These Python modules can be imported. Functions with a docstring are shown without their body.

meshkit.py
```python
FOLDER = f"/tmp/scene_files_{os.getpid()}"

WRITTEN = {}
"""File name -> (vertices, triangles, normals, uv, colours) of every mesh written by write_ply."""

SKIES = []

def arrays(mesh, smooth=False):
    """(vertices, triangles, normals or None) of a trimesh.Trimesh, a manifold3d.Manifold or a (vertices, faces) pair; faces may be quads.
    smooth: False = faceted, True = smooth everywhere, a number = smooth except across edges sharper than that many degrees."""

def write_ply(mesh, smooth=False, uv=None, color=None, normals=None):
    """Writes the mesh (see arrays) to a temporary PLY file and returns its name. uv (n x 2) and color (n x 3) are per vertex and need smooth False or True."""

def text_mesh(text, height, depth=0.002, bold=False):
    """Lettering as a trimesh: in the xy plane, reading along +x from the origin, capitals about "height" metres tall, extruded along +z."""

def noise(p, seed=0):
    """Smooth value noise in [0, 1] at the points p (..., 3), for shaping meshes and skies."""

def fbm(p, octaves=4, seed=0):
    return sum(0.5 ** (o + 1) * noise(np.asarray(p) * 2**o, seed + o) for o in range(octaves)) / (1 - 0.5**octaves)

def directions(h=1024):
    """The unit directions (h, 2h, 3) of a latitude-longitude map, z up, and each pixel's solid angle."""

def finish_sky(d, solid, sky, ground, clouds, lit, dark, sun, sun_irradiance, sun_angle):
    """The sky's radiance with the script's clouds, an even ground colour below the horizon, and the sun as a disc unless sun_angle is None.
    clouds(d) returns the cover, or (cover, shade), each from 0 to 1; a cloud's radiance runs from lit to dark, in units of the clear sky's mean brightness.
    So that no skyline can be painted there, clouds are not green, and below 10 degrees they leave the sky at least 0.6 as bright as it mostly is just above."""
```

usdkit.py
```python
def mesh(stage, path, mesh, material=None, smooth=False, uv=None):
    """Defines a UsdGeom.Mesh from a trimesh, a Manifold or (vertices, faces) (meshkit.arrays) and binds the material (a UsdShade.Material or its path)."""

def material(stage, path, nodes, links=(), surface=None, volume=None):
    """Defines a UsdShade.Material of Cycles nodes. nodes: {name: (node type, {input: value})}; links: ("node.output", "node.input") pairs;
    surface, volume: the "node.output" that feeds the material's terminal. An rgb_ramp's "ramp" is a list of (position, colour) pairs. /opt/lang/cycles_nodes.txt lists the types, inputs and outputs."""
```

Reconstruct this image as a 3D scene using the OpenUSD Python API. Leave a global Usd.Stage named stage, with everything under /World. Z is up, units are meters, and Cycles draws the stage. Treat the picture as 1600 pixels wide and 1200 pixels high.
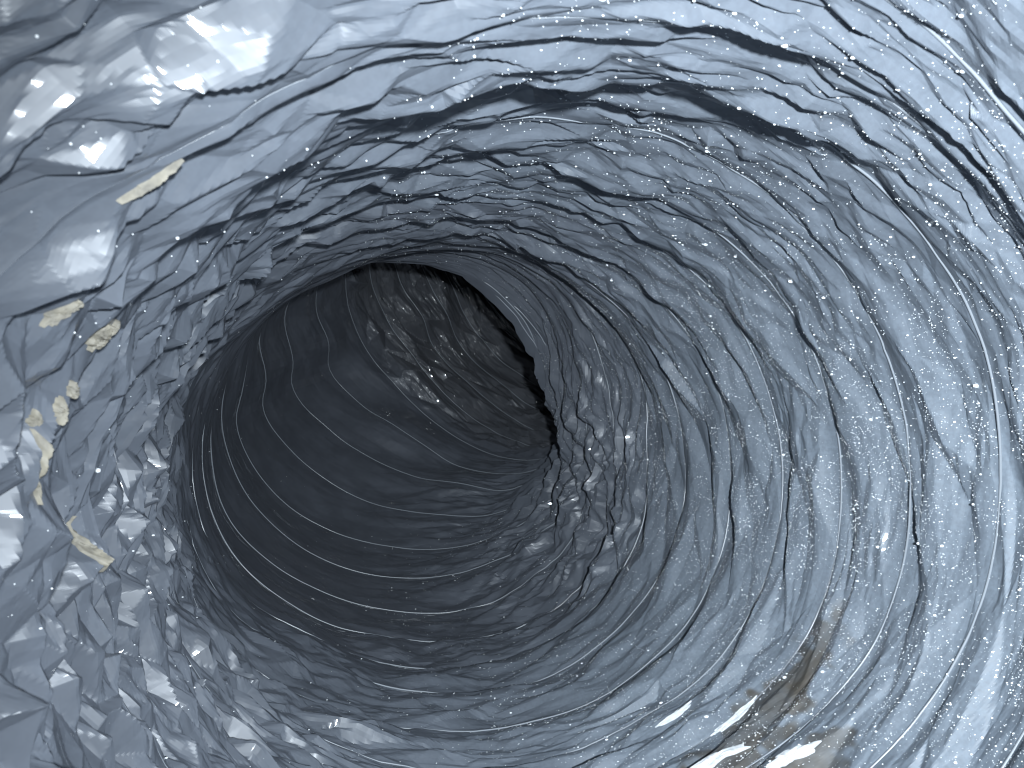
import math, random
import numpy as np, trimesh, usdkit, meshkit
from scipy.interpolate import CubicSpline
from scipy.spatial import cKDTree
from pxr import Usd, UsdGeom, UsdLux, Gf, Sdf, Vt

FLASH = 1.95
DETAIL = 1.0
stage = Usd.Stage.CreateInMemory()
UsdGeom.SetStageUpAxis(stage, 'Z'); UsdGeom.SetStageMetersPerUnit(stage, 1.0)
UsdGeom.Xform.Define(stage, '/World')
# ---------------------------------------------------------------- camera: a phone held just inside the duct, looking along +y
cam = UsdGeom.Camera.Define(stage, '/World/camera')
cam.CreateHorizontalApertureAttr(36.0); cam.CreateVerticalApertureAttr(27.0); cam.CreateFocalLengthAttr(25.99)
cam.CreateClippingRangeAttr(Gf.Vec2f(0.001, 50.0)); cam.CreateFStopAttr(55.0); cam.CreateFocusDistanceAttr(0.27)
cam.AddRotateXOp().Set(90.0)
cam.CreateExposureAttr(0.0)
# ---------------------------------------------------------------- the phone's flash, a little above and to the right of its lens
flash = UsdLux.SphereLight.Define(stage, '/World/flash_lamp')
flash.CreateRadiusAttr(0.004); flash.CreateNormalizeAttr(True); flash.CreateIntensityAttr(FLASH)
flash.CreateColorAttr(Gf.Vec3f(0.87, 0.95, 1.0))
flash.AddTranslateOp().Set(Gf.Vec3d(0.022, -0.035, 0.011)); flash.AddRotateZOp().Set(-8.0); flash.AddRotateXOp().Set(75.5)
UsdLux.ShapingAPI.Apply(flash.GetPrim()).CreateShapingConeAngleAttr(56.0); UsdLux.ShapingAPI(flash.GetPrim()).CreateShapingConeSoftnessAttr(1.0)
RING_CENTRES = [[0.01, 0.053, -0.016], [0.014, 0.078, -0.022], [0.018, 0.103, -0.028], [0.0229, 0.1274, -0.0337], [0.0176, 0.1532, -0.0316], [0.0109, 0.1791, -0.0301], [0.0032, 0.2042, -0.0291], [-0.0052, 0.2296, -0.0286], [-0.0135, 0.256, -0.0289], [-0.0219, 0.2841, -0.0298], [-0.0295, 0.3116, -0.031], [-0.0366, 0.3379, -0.0313], [-0.0437, 0.3631, -0.0295], [-0.05, 0.3869, -0.0254], [-0.0546, 0.4083, -0.0197], [-0.0564, 0.4273, -0.0123], [-0.0551, 0.4436, -0.0036], [-0.051, 0.4574, 0.0054], [-0.0447, 0.4696, 0.0147], [-0.0363, 0.4801, 0.0242], [-0.0263, 0.489, 0.034], [-0.0152, 0.4967, 0.0441], [-0.0039, 0.5039, 0.0541]]
RING_TURNS = [[-0.266, -0.105], [-0.298, -0.026], [-0.302, 0.044], [-0.263, 0.106], [-0.22, 0.099], [-0.217, 0.04], [-0.215, -0.042], [-0.228, -0.106], [-0.25, -0.141], [-0.271, -0.138], [-0.267, -0.101], [-0.242, -0.023], [-0.21, 0.094], [-0.154, 0.235], [-0.054, 0.374], [0.11, 0.51], [0.327, 0.626], [0.566, 0.69], [0.79, 0.7], [0.978, 0.685], [1.073, 0.67], [1.132, 0.658], [1.15, 0.645]]
CREASES = {0: [[590, 0], [715, 38], [840, 38], [960, 30], [1150, 42], [1330, 100], [1440, 200], [1530, 290], [1600, 370], [625, 100], [525, 150]], 1: [[730, 122], [880, 120], [1000, 130], [1170, 150], [1300, 240], [1400, 310], [1440, 380], [1500, 450], [1540, 540], [1560, 700], [1550, 880], [1515, 1000], [1450, 1100], [1365, 1190], [600, 170]], 2: [[780, 183], [930, 190], [1050, 215], [1150, 270], [1225, 320], [1275, 370], [1325, 440], [1355, 490], [1390, 575], [1420, 700], [1422, 750], [1410, 900], [1365, 1015], [1300, 1095], [1235, 1150], [1150, 1200], [700, 215], [510, 270]], 3: [[700, 228], [800, 240], [900, 272], [1015, 300], [1100, 345], [1150, 390], [1200, 430], [1240, 490], [1280, 580], [1312, 700], [1315, 775], [1295, 920], [1250, 1020], [1200, 1075], [1125, 1140], [1050, 1185], [500, 290]], 4: [[700, 295], [800, 300], [900, 330], [965, 350], [1010, 380], [1070, 415], [1119, 459], [1144, 494], [1172, 544], [1206, 631], [1222, 720], [1220, 800], [1200, 900], [1150, 995], [1100, 1060], [1000, 1120], [605, 302], [480, 342], [225, 650], [260, 880], [350, 1060], [500, 1150]], 5: [[645, 325], [800, 340], [850, 355], [900, 380], [975, 415], [1025, 465], [1060, 505], [1100, 560], [1120, 600], [1140, 700], [1140, 775], [1125, 880], [1080, 970], [1000, 1050], [925, 1100], [810, 1128], [245, 640], [280, 850], [340, 1000], [450, 1080], [600, 1130], [520, 340]], 6: [[645, 362], [755, 345], [800, 370], [850, 400], [900, 430], [950, 470], [1000, 515], [1040, 590], [1055, 640], [1068, 700], [1070, 765], [1050, 860], [1000, 945], [925, 1015], [850, 1065], [760, 1082], [640, 1070], [500, 1020], [270, 640], [290, 800], [340, 930], [550, 385]], 7: [[430, 480], [560, 410], [690, 390], [760, 405], [1007, 800], [1008, 720], [990, 860], [950, 930], [875, 1000], [800, 1030], [720, 1043], [600, 1035], [490, 985], [285, 620], [310, 800], [370, 920]], 8: [[475, 955], [600, 990], [675, 1000], [740, 998], [800, 988], [870, 955], [930, 900], [350, 540]], 9: [[360, 820], [425, 880], [500, 920], [600, 950], [675, 957], [740, 955]], 10: [[370, 740], [425, 815], [500, 870], [600, 900], [640, 903], [700, 897], [760, 880], [800, 862]], 11: [[370, 680], [400, 740], [450, 795], [525, 835], [590, 850]], 12: [[386, 595], [412, 655], [457, 707], [510, 749], [570, 782], [637, 797], [675, 800]], 13: [[401, 527], [424, 580], [461, 629], [525, 681], [581, 715], [637, 737], [712, 745]], 14: [[442, 501], [461, 546], [510, 591], [562, 632], [619, 659], [660, 670]], 15: [[495, 471], [525, 527], [562, 557], [619, 601]], 16: [[544, 456], [548, 500], [566, 554], [600, 580]], 17: [[581, 471], [611, 520], [637, 550], [660, 561]], 18: [[619, 430], [667, 490], [724, 554]], 19: [[664, 422], [694, 471], [735, 516], [757, 557]]}
# ---------------------------------------------------------------- shape of the duct: rings (centre, yaw / pitch of the axis) and where its creases run
F0 = 1155.0
NR, R, T0 = len(RING_CENTRES), 0.1, -3
_t = np.arange(NR) + T0
_C, _A = CubicSpline(_t, np.array(RING_CENTRES)), CubicSpline(_t, np.array(RING_TURNS))
T_END = T0 + NR - 1

def frame(t):
    a = _A(np.clip(t, T0, T_END)); y, p = a[..., 0], a[..., 1]
    n = np.stack([np.sin(y)*np.cos(p), np.cos(y)*np.cos(p), np.sin(p)], -1)
    e1 = np.stack([np.cos(y), -np.sin(y), 0*y], -1)
    return n, e1, np.cross(e1, n)
def centre(t):
    tc = np.clip(t, T0, T_END); c = _C(tc)
    n, _, _ = frame(t)
    return c + n*np.where(t > T_END, (t - T_END)*0.02, np.where(t < T0, (t - T0)*0.026, 0))[..., None]
def radial(t, th):
    _, e1, e2 = frame(t)
    return -np.cos(th)[..., None]*e1 + (0.9*np.sin(th))[..., None]*e2
def bump(th, c, w):
    d = np.abs(np.mod(th - c + np.pi, 2*np.pi) - np.pi)
    return np.exp(-(d/w)**2)
def step(a, b, x):
    s = np.clip((x - a)/(b - a), 0, 1); return s*s*(3 - 2*s)
def radius(t, th):
    """The mouth of the duct flares open on the upper left."""
    return R + .0*np.clip((3.5 - t)/8, 0, 1)*bump(th, .8, 1.1)
def project(P):
    y = np.maximum(P[..., 1], 1e-4)
    return np.stack([800 + F0*P[..., 0]/y, 600 - F0*P[..., 2]/y], -1)
# how far each real crease lies from a perfect circular coil
_TH = np.linspace(0, 2*np.pi, 721)
samples = []
for k, pts in CREASES.items():
    t = k + _TH/(2*np.pi) - .5
    C, D = centre(t), radial(t, _TH)
    q, q1 = project(C + radius(t, _TH)[:, None]*D), project(C + (radius(t, _TH) + .001)[:, None]*D)
    for uv in pts:
        j = int(((q - uv)**2).sum(-1).argmin()); g = q1[j] - q[j]
        samples.append((t[j], _TH[j], float(np.clip((np.array(uv) - q[j])@g/(g@g)*.001, -.014, .014))))
samples = np.array(samples)
_gt, _gth = np.meshgrid(np.arange(T0 - 2, T_END + 3, .25), np.linspace(0, 2*np.pi, 97), indexing='ij')
_num, _den = np.zeros_like(_gt), np.full_like(_gt, .35)
for ts, hs, d in samples:
    dh = np.abs(_gth - hs); dh = np.minimum(dh, 2*np.pi - dh)
    w = np.exp(-((_gt - ts)/.5)**2 - (dh/.2)**2); _num += w*d; _den += w
from scipy.interpolate import RegularGridInterpolator, LinearNDInterpolator
_dev = RegularGridInterpolator((_gt[:, 0], _gth[0]), _num/_den, bounds_error=False, fill_value=None)
def deviation(t, th):
    return _dev(np.stack([np.clip(t, T0 - 2, T_END + 2), np.mod(th, 2*np.pi)], -1))

# ---------------------------------------------------------------- crumpled film: creased envelopes of tilted facets
LX = 2*np.pi*R
def pleats(seed, lx, ly, shear):
    """Flat triangular facets, about lx long round the duct and ly wide along it and leaning by shear, with straight sharp creases: a height over (x, y), periodic in x."""
    rng = np.random.default_rng(seed)
    nx, y0, y1 = max(4, int(round(LX/lx))), -.19, .56
    ny = int((y1 - y0)/ly)
    gx, gy = np.meshgrid(np.arange(nx), np.arange(ny), indexing='ij')
    sx = (gx + rng.uniform(.04, .96, gx.shape) + .5*(gy % 2)).ravel()*LX/nx
    sy = y0 + (gy + rng.uniform(.06, .94, gx.shape)).ravel()*ly
    h = rng.uniform(-.5, .5, sx.shape) + .18*np.where((gx + gy).ravel() % 2, 1, -1)
    sx = np.mod(sx, LX); pad = 3.5*LX/nx
    lo, hi = sx < pad, sx > LX - pad
    P = np.vstack([np.stack([sx, sy], 1), np.stack([sx[lo] + LX, sy[lo]], 1), np.stack([sx[hi] - LX, sy[hi]], 1)])
    f = LinearNDInterpolator(P/[lx, ly], np.concatenate([h, h[lo], h[hi]]), fill_value=0.0)
    return lambda x, y: f(np.stack([np.mod(x + shear*y, LX)/lx, y/ly], -1))
fold_long = pleats(1, .090, .0085, .0)
fold_long2 = pleats(2, .050, .0085, .9)
fold_oblique = pleats(3, .024, .0070, 2.2)
fold_oblique2 = pleats(4, .022, .0085, -1.6)
crumple = pleats(5, .017, .0110, .5)
crinkle = pleats(6, .021, .0052, .35)
crinkle2 = pleats(7, .019, .0050, -.8)
creases = pleats(8, .013, .0028, .6)
fine = pleats(9, .0080, .0024, -.4)

PI = np.pi
def regions(t, th):
    left, top, right, bottom = bump(th, 0, 1.0), bump(th, PI/2, .85), bump(th, PI, .95), bump(th, 1.5*PI, .8)
    deep = step(6.6, 8.2, t)
    taut = step(7.0, 9.5, t)*(1 - step(15.0, 16.2, t))*bump(th, 5.35, 1.15)
    return left, top, right, bottom, deep, taut
def displace(t, th):
    """Inward displacement of the film and its lean along the axis."""
    u = np.mod(t - th/(2*PI) + .5, 1.0)
    x, y = th*R, t*.027
    left, top, right, bottom, deep, taut = regions(t, th)
    loose = 1 - .72*taut
    noise = meshkit.noise(np.stack([3*np.cos(th), 3*np.sin(th), t*.8], -1), 3)
    pk = .62 + .24*top + .08*left
    f1, f2 = u/pk, (1 - u)/(1 - pk)
    prof = -np.log(np.exp(-7*f1) + np.exp(-7*f2) - .98*np.exp(-7)*0)/7
    prof = np.maximum(prof, 0)
    pinch = np.minimum(1, np.sin(PI*u)*1.6)**.7
    amp = (.0028 + .0016*top*(1 - .6*step(5.5, 7.5, t))*(.3 + .7*step(1, 4.5, t)) + .0006*right*step(1, 2.5, t) - .0012*left + .0002*bottom)*(.6 + .8*noise)*loose*(.32 + .68*step(-.5, 4, t))
    d = amp*prof
    near = (1 - step(4.0, 7.5, t))*(1 + .15*(1 - step(-.5, 1.5, t)))
    lo = .35 + .65*pinch
    far = step(15, 16, t)
    soft = .3 + .7*pinch
    def add(layer, weight):
        live = weight > 4e-5
        if live.any():
            d[live] += layer(x[live], y[live])*weight[live]
    kink = deep*(1 - far)*bump(th, 3.55, .75)
    top = top*(1 - .75*step(5.2, 7.2, t))
    add(fold_long, (.0026*top*(.5 + .5*step(1, 4, t)) + .0012*left*near + .0005 + .0022*far)*lo*loose)
    add(fold_long2, (.0016*top + .0020*left*near + .0018*bottom*near + .0005 + .0022*far)*lo*loose)
    add(fold_oblique, (.0042*right + .0024*bottom + .0010)*pinch*loose)
    add(fold_oblique2, (.0010*right + .0012*top + .0016*left*near + .0018*bottom + .0006)*pinch*loose)
    add(crumple, (.0005 + .0080*kink + .0014*left*near + .0085*far + .0008*top)*soft*loose)
    add(crinkle, (.0003 + .0042*left*near + .0055*kink + .0008*far + .0014*top + .0010*bottom + .0003*right)*soft*(1 - .6*taut))
    add(crinkle2, (.0002 + .0026*left*near + .0042*kink + .0006*far + .0010*top + .0004*right + .0008*bottom)*soft*(1 - .6*taut))
    add(creases, (.0003 + .0022*left*near + .0036*kink + .0010*far + .0016*top + .0004*right + .0008*bottom)*soft*(1 - .8*taut))
    add(fine, (.0062*left*near*(1 - .45*(1 - step(.5, 2.5, t))*bump(th, .9, .7))*1.08 + .0026*top + .0046*kink + .0003*far + .0002*right + .0005*bottom + .0002)*soft*(1 - .7*taut))
    d -= .009*step(5.8, 7, t)*(1 - step(10, 12, t))*bump(th, 1.9, .6)
    d += .017*step(6.6, 9, t)*(1 - step(13, 16, t))*bump(th, 2.95, .62)
    lean = 0*amp
    return d, lean, u
def surface(t, th, lift=0.0):
    d, lean, u = displace(t, th)
    n, _, _ = frame(t)
    return centre(t) + (radius(t, th) + deviation(t, th) - d - lift)[..., None]*radial(t, th) + lean[..., None]*n

# ---------------------------------------------------------------- materials
def film_material(path, tint, rough, spec):
    return usdkit.material(stage, path, {
        "co": ("texture_coordinate", {}),
        "dust": ("attribute", {"attribute": "dust"}), "dirt": ("attribute", {"attribute": "dirt"}),
        "n1": ("noise_texture", {"scale": 60.0, "detail": 6.0, "roughness": .6}),
        "n2": ("noise_texture", {"scale": 900.0, "detail": 3.0, "roughness": .6}),
        "coat": ("map_range", {"from_min": 0, "from_max": .6, "to_min": 1.0, "to_max": .15, "clamp": True}),
        "met": ("map_range", {"from_min": 0, "from_max": .7, "to_min": .06, "to_max": .02, "clamp": True}),
        "r1": ("rgb_ramp", {"ramp": [(.3, tuple(.82*c for c in tint)), (.7, tuple(1.15*c for c in tint))]}),
        "dm": ("math", {"math_type": "multiply"}), "dr": ("map_range", {"from_min": .35, "from_max": .65, "to_min": .65, "to_max": 1.0, "clamp": True}),
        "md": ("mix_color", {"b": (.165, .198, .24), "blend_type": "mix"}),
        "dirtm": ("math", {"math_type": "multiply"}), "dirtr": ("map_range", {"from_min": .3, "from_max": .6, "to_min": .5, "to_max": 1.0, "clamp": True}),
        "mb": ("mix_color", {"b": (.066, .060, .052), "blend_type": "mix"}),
        "ro": ("map_range", {"from_min": 0, "from_max": 1, "to_min": rough, "to_max": rough + .18}),
        "p": ("principled_bsdf", {"specular_ior_level": spec, "ior": 1.5, "coat_roughness": .06}),
    }, [("co.object", "n1.vector"), ("co.object", "n2.vector"), ("n1.fac", "r1.fac"),
        ("dr.result", "dm.value1"), ("dust.fac", "dm.value2"), ("r1.color", "md.a"), ("dm.value", "md.fac"),
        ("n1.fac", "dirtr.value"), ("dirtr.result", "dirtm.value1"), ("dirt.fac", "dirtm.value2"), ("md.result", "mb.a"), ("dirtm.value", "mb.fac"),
        ("mb.result", "p.base_color"), ("dm.value", "ro.value"), ("ro.result", "p.roughness"),
        ("dust.fac", "met.value"), ("dust.fac", "coat.value"), ("coat.result", "p.coat_weight"), ("met.result", "p.metallic"),
        ("n2.fac", "dr.value")], surface="p.BSDF")
FILM = film_material('/World/Looks/grey_film', (.092, .102, .124), .38, .30)
WIRE = usdkit.material(stage, '/World/Looks/covered_wire', {"p": ("principled_bsdf", {"base_color": (.24, .265, .30), "roughness": .25})}, surface="p.BSDF")
SPECK = usdkit.material(stage, '/World/Looks/speck', {"p": ("principled_bsdf", {"base_color": (.86, .90, .94), "roughness": .25})}, surface="p.BSDF")
def mottled(name, a, b, scale=500., rough=.6):
    return usdkit.material(stage, '/World/Looks/' + name, {"co": ("texture_coordinate", {}), "n": ("noise_texture", {"scale": scale, "detail": 5.0}),
        "r": ("rgb_ramp", {"ramp": [(.3, a), (.7, b)]}), "bm": ("bump", {"strength": .5, "distance": .0004}), "p": ("principled_bsdf", {"roughness": rough})},
        [("co.object", "n.vector"), ("n.fac", "r.fac"), ("r.color", "p.base_color"), ("n.fac", "bm.height"), ("bm.normal", "p.normal")], surface="p.BSDF")
TAN = mottled('tan_flake', (.12, .112, .095), (.25, .23, .185))
BROWN = mottled('brown_residue', (.05, .035, .03), (.11, .08, .07), 400., .35)
WHITE = mottled('white_residue', (.42, .45, .48), (.68, .70, .73), 700., .5)

def tag(o, label, cat, group=None, kind=None):
    o = o.GetPrim(); o.SetCustomDataByKey('label', label)
    if cat: o.SetCustomDataByKey('category', cat)
    if group: o.SetCustomDataByKey('group', group)
    if kind: o.SetCustomDataByKey('kind', kind)
_names = {}
def numbered(parent, name):
    k = _names.get((parent, name), 0); _names[(parent, name)] = k + 1
    return f'{parent}/{name}' + (f'_{k:03d}' if k else '')
def grid_faces(nr, nc):
    a = (np.arange(nr - 1)[:, None]*nc + np.arange(nc - 1)).ravel()
    return np.stack([a, a + nc, a + nc + 1, a + 1], 1)
def facet_normals(P, rounds=5, sharp=.006):
    """One normal for each small square of a net of points (rows, columns, 3), evened out inside each flat facet and left sharp across its creases."""
    N = np.cross(P[1:, 1:] - P[:-1, :-1], P[1:, :-1] - P[:-1, 1:]); N /= np.maximum(np.linalg.norm(N, axis=-1, keepdims=True), 1e-12)
    for _ in range(rounds):
        acc = N.copy(); big = np.pad(N, ((1, 1), (1, 1), (0, 0)), mode='edge'); h, w = N.shape[:2]
        for dr in (0, 1, 2):
            for dc in (0, 1, 2):
                if dr == 1 and dc == 1: continue
                M = big[dr:dr + h, dc:dc + w]
                acc += M*np.exp(-(1 - (M*N).sum(-1, keepdims=True))/sharp)
        N = acc/np.maximum(np.linalg.norm(acc, axis=-1, keepdims=True), 1e-12)
    return N
def put(path, v, f, mat, net=None, **prim):
    m = usdkit.mesh(stage, path, (v, f), mat, smooth=net is None)
    if net is not None:            # triangles come as all first halves of the squares, then all second halves
        N = facet_normals(net).reshape(-1, 3)
        fl = np.cross(v[f[:, 1]] - v[f[:, 0]], v[f[:, 2]] - v[f[:, 0]])
        if (N*fl).sum() < 0: N = -N
        N = np.repeat(np.vstack([N, N]), 3, axis=0)
        m.CreateNormalsAttr(Vt.Vec3fArray.FromNumpy(N.astype(np.float32))); m.SetNormalsInterpolation('faceVarying')
    for k, a in prim.items():
        UsdGeom.PrimvarsAPI(m).CreatePrimvar(k, Sdf.ValueTypeNames.FloatArray, 'vertex').Set(Vt.FloatArray.FromNumpy(np.asarray(a, np.float32)))
    return m

# ---------------------------------------------------------------- the duct
duct = UsdGeom.Xform.Define(stage, '/World/flexible_duct')
tag(duct, 'crumpled grey plastic flexible duct seen from inside, bending away up and to one side', 'duct')
STAINS = []      # (t, theta, half length along the ring in rad, half width in turns)
def dirt_at(t, th):
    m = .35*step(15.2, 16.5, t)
    for ts, hs, a, b in STAINS:
        dh = np.mod(th - hs + PI, 2*PI) - PI
        r = np.sqrt((dh/a)**2 + ((t - ts)/b)**2) + .5*(meshkit.noise(np.stack([th*14, t*3, 0*t], -1), 9) - .5) + .7*(meshkit.noise(np.stack([th*40, t*9, 0*t], -1), 10) - .5)
        m = np.maximum(m, 1 - step(.55, 1.0, r))
    return m
def dust_at(t, th):
    left, top, right, bottom, deep, taut = regions(t, th)
    d = .85*right + .25*top*(t < 4) + .6*bump(th, 4.0, .6) + .18*bottom
    d = d*(1 - .85*step(3.5, 9, t)) + .10*(t < 7)
    return np.clip(d, 0, 1)
def where(u, v):
    """(t, theta) of the film seen in the direction of one point of the view, found on a coarse net of the film."""
    q = project(_netP) - [u, v]
    r = (q**2).sum(-1) + (_netP[..., 1] < .02)*1e9
    near = np.argwhere(r < max(14.0**2, r.min()*1.2))
    near = min(near, key=lambda ij: _netP[tuple(ij)][1])
    return float(_netT[tuple(near)]), float(_netH[tuple(near)])
_netT, _netH = np.meshgrid(np.arange(-4, 12, .08), np.linspace(0, 2*PI, 600)[:-1], indexing='ij')
_netP = surface(_netT, _netH)
for u, v, a, b in ((1215, 1085, .36, .46), (1140, 1175, .24, .46), (1270, 1190, .2, .3)):
    t, h = where(u, v); STAINS.append((t, h, a, b))
for i in range(-5, 23):
    nc, nr = (1900, 84) if -1 <= i <= 1 else (1800, 60) if 1 < i <= 5 else (1300, 48) if i in (6, 7) else (1000, 42) if 7 < i < 13 else (700, 30)
    nc, nr = int(nc*DETAIL), int(nr*DETAIL)
    s = np.linspace(0, 1, nr); s = s - .03*np.sin(2*PI*s)
    th = np.linspace(0, 2*PI, nc); th = th - .30*np.sin(th - .45) - .30*math.sin(.45)
    U, TH = np.meshgrid(s, th, indexing='ij')
    Tt = i + U*(1 - 2e-6) + 1e-6 + TH/(2*PI) - .5
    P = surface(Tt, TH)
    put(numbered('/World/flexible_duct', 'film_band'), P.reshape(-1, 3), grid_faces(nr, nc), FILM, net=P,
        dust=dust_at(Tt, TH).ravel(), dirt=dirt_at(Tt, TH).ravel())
    # the spring wire under the film at the near edge of this band
    thw = np.linspace(0, 2*PI, 420); tw = i + thw/(2*PI) - .5 + 1e-6
    Cw = surface(tw, thw); n, _, _ = frame(tw); rad = radial(tw, thw); rad /= np.linalg.norm(rad, axis=1)[:, None]
    ph = np.linspace(0, 2*PI, 9)[:-1]
    ring = Cw[:, None] + (.00032*(1 - .97*np.minimum(1, bump(thw, .2, 1.2)*1.2)*(tw < 6)))[:, None, None]*(np.cos(ph)[None, :, None]*rad[:, None] + np.sin(ph)[None, :, None]*n[:, None])
    nw = len(thw); a = (np.arange(nw - 1)[:, None]*8 + np.arange(8)).ravel(); b = (np.arange(nw - 1)[:, None]*8 + (np.arange(8) + 1) % 8).ravel()
    put(numbered('/World/flexible_duct', 'wire_turn'), ring.reshape(-1, 3), np.stack([a, b, b + 8, a + 8], 1), WIRE)

# ---------------------------------------------------------------- dust specks
rng = np.random.default_rng(11)
n = 420000
tt, hh = rng.uniform(-4, 12, n), rng.uniform(0, 2*PI, n)
left, top, right, bottom, deep, taut = regions(tt, hh)
clump = meshkit.fbm(np.stack([9*np.cos(hh), 9*np.sin(hh), tt*2.2], -1), 3, 21)
dens = (.62*right**1.3 + .14*top*(hh > 1.2) + .14*bump(hh, 4.1, .6) + .008 + .02*left*(tt < 2))*(1 - .8*step(4, 9, tt))*step(.25, .7, clump)*1.5
keep = rng.uniform(0, 1, n) < dens
tt, hh = tt[keep], hh[keep]
P = surface(tt, hh, .00008)
_, e1, e2 = frame(tt)
q = project(P); seen = (P[:, 1] > .05) & (abs(q[:, 0] - 800) < 950) & (abs(q[:, 1] - 600) < 720)
P, e1, tt, hh = P[seen], e1[seen], tt[seen], hh[seen]
r = rng.lognormal(np.log(.000062), .5, len(P)); r *= np.where(rng.uniform(0, 1, len(P)) < .03, 2.0, 1); r *= np.where(hh < 1.3, 1.8, 1)
ico = trimesh.creation.icosahedron()
long = np.where(hh < 1.3, 0, .8)[:, None, None]
V = P[:, None] + (ico.vertices[None] + long*(ico.vertices[None]@e1[:, :, None])*e1[:, None])*r[:, None, None]
V = V.reshape(-1, 3)
Fc = (ico.faces[None] + 12*np.arange(len(P))[:, None, None]).reshape(-1, 3)
tag(usdkit.mesh(stage, '/World/dust_specks', (V, Fc), SPECK, smooth=True), 'fine white specks of dust and droplets scattered over the grey film', 'dust', kind='stuff')

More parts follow.
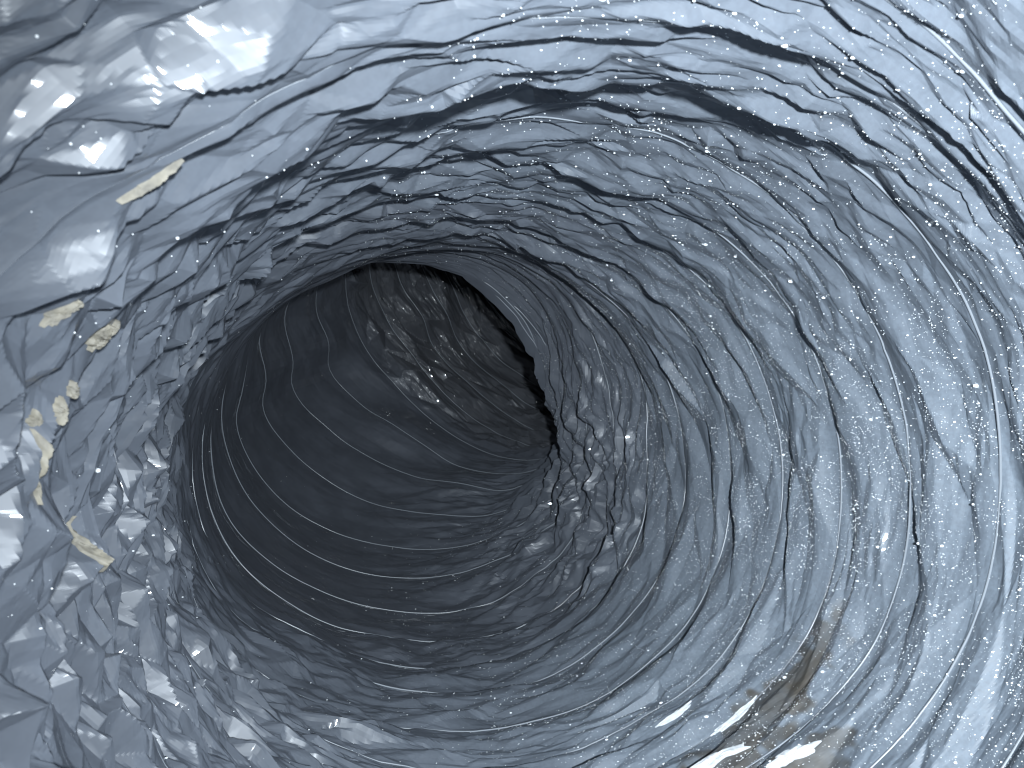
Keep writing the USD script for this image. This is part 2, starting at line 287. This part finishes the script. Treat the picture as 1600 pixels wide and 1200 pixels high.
# ---------------------------------------------------------------- loose flakes and residue stuck to the film
def patch(name, u, v, a, b, turn, mat, label, cat, seed, thick=.0006, group=None):
    """An irregular flake lying on the film round the point seen at (u, v): half length a along the ring and half width b along the axis, in thousandths of its distance."""
    t0, h0 = where(u, v); dist = float(surface(np.array([t0]), np.array([h0]))[0, 1]); a, b = a*dist/950, b*dist/1150*.95; rg = np.random.default_rng(seed)
    m = 40; ang = np.linspace(0, 2*PI, m + 1)[:-1]
    rough = .75 if mat is WHITE else 1.0
    edge = 1 + rough*(.22*np.sin(2*ang + rg.uniform(0, 6)) + .16*np.sin(3*ang + rg.uniform(0, 6)) + .14*np.sin(7*ang + rg.uniform(0, 6)) + rg.uniform(-.16, .16, m))
    rad = np.linspace(0, 1, 9)[1:]
    x = a*np.cos(ang)[None]*edge[None]*rad[:, None]; y = b*np.sin(ang)[None]*edge[None]*rad[:, None]
    x, y = np.cos(turn)*x - np.sin(turn)*y, np.sin(turn)*x + np.cos(turn)*y
    hs = np.concatenate([[h0], (h0 + x/R).ravel()]); ts = np.concatenate([[t0], (t0 + y/.027).ravel()])
    w = np.concatenate([[0], np.repeat(rad, m)])
    topv = surface(ts, hs, .0003 + thick*(1 + .6*rg.uniform(-1, 1, len(ts)))*(1 - .5*w**4)); botv = surface(ts, hs, -.0001)
    N = len(ts); fs = []
    for k in range(m):
        k2 = (k + 1) % m
        fs.append((0, 1 + k, 1 + k2))
        for j in range(7):
            A, B, Cc, Dd = 1 + j*m + k, 1 + j*m + k2, 1 + (j + 1)*m + k2, 1 + (j + 1)*m + k
            fs += [(A, Dd, Cc), (A, Cc, B)]
        A, B = 1 + 7*m + k, 1 + 7*m + k2
        fs += [(A, N + A, N + B), (A, N + B, B)]
    fs = np.array(fs); bot = fs[:0]
    f = np.array(fs)
    tag(usdkit.mesh(stage, numbered('/World', name), (np.vstack([topv, botv]), f), mat, smooth=40), label, cat, group)
FL = 'tan flakes stuck in the folds of the left wall'
for k, (u, v, a, b, turn, label) in enumerate([
    (163, 535, 22, 15, .3, 'crumbly squarish tan flake, right one of the upper pair on the left wall'),
    (185, 510, 12, 5, .3, 'small tan sliver touching the upper right corner of the crumbly squarish flake'),
    (107, 612, 12, 6, .1, 'small stubby cream flake below the squarish flake, nearest to it of those underneath'),
    (92, 648, 17, 5, .3, 'tan flake just below and left of the small stubby cream flake'),
    (55, 665, 9, 4, .0, 'small round tan crumb at the top end of the long curved streak'),
    (58, 740, 44, 8, .0, 'long curved tan streak down a fold of the left wall below the small crumb'),
    (145, 860, 40, 8, .05, 'long ragged khaki flake in a fold at the lower left, lowest of all the flakes'),
    (97, 500, 26, 6, .1, 'flat smooth tan flake above and left of the crumbly squarish flake'),
    (240, 285, 40, 3, .0, 'long slanting tan flake along a crease high on the upper left wall, highest of all'),
]):
    patch('tan_flake', u, v, a, b, turn, TAN, label, 'flake', 40 + k, group=FL)
WR = 'white residue on the lower film'
for k, (u, v, a, b, turn, label) in enumerate([
    (1100, 1182, 52, 15, .1, 'broad white smear of residue at the bottom edge beside the brown stain'),
    (1232, 1172, 36, 13, .2, 'white smear of residue to the right of the brown stain at the bottom edge'),
    (1145, 1110, 40, 6, .0, 'thin white streak of residue along a wire above the brown stain'),
    (1062, 1104, 24, 6, .1, 'small faint white fleck of residue left of the thin white streak'),
]):
    patch('white_residue', u, v, a, b, turn, WHITE, label, 'residue', 70 + k, thick=.0003, group=WR)
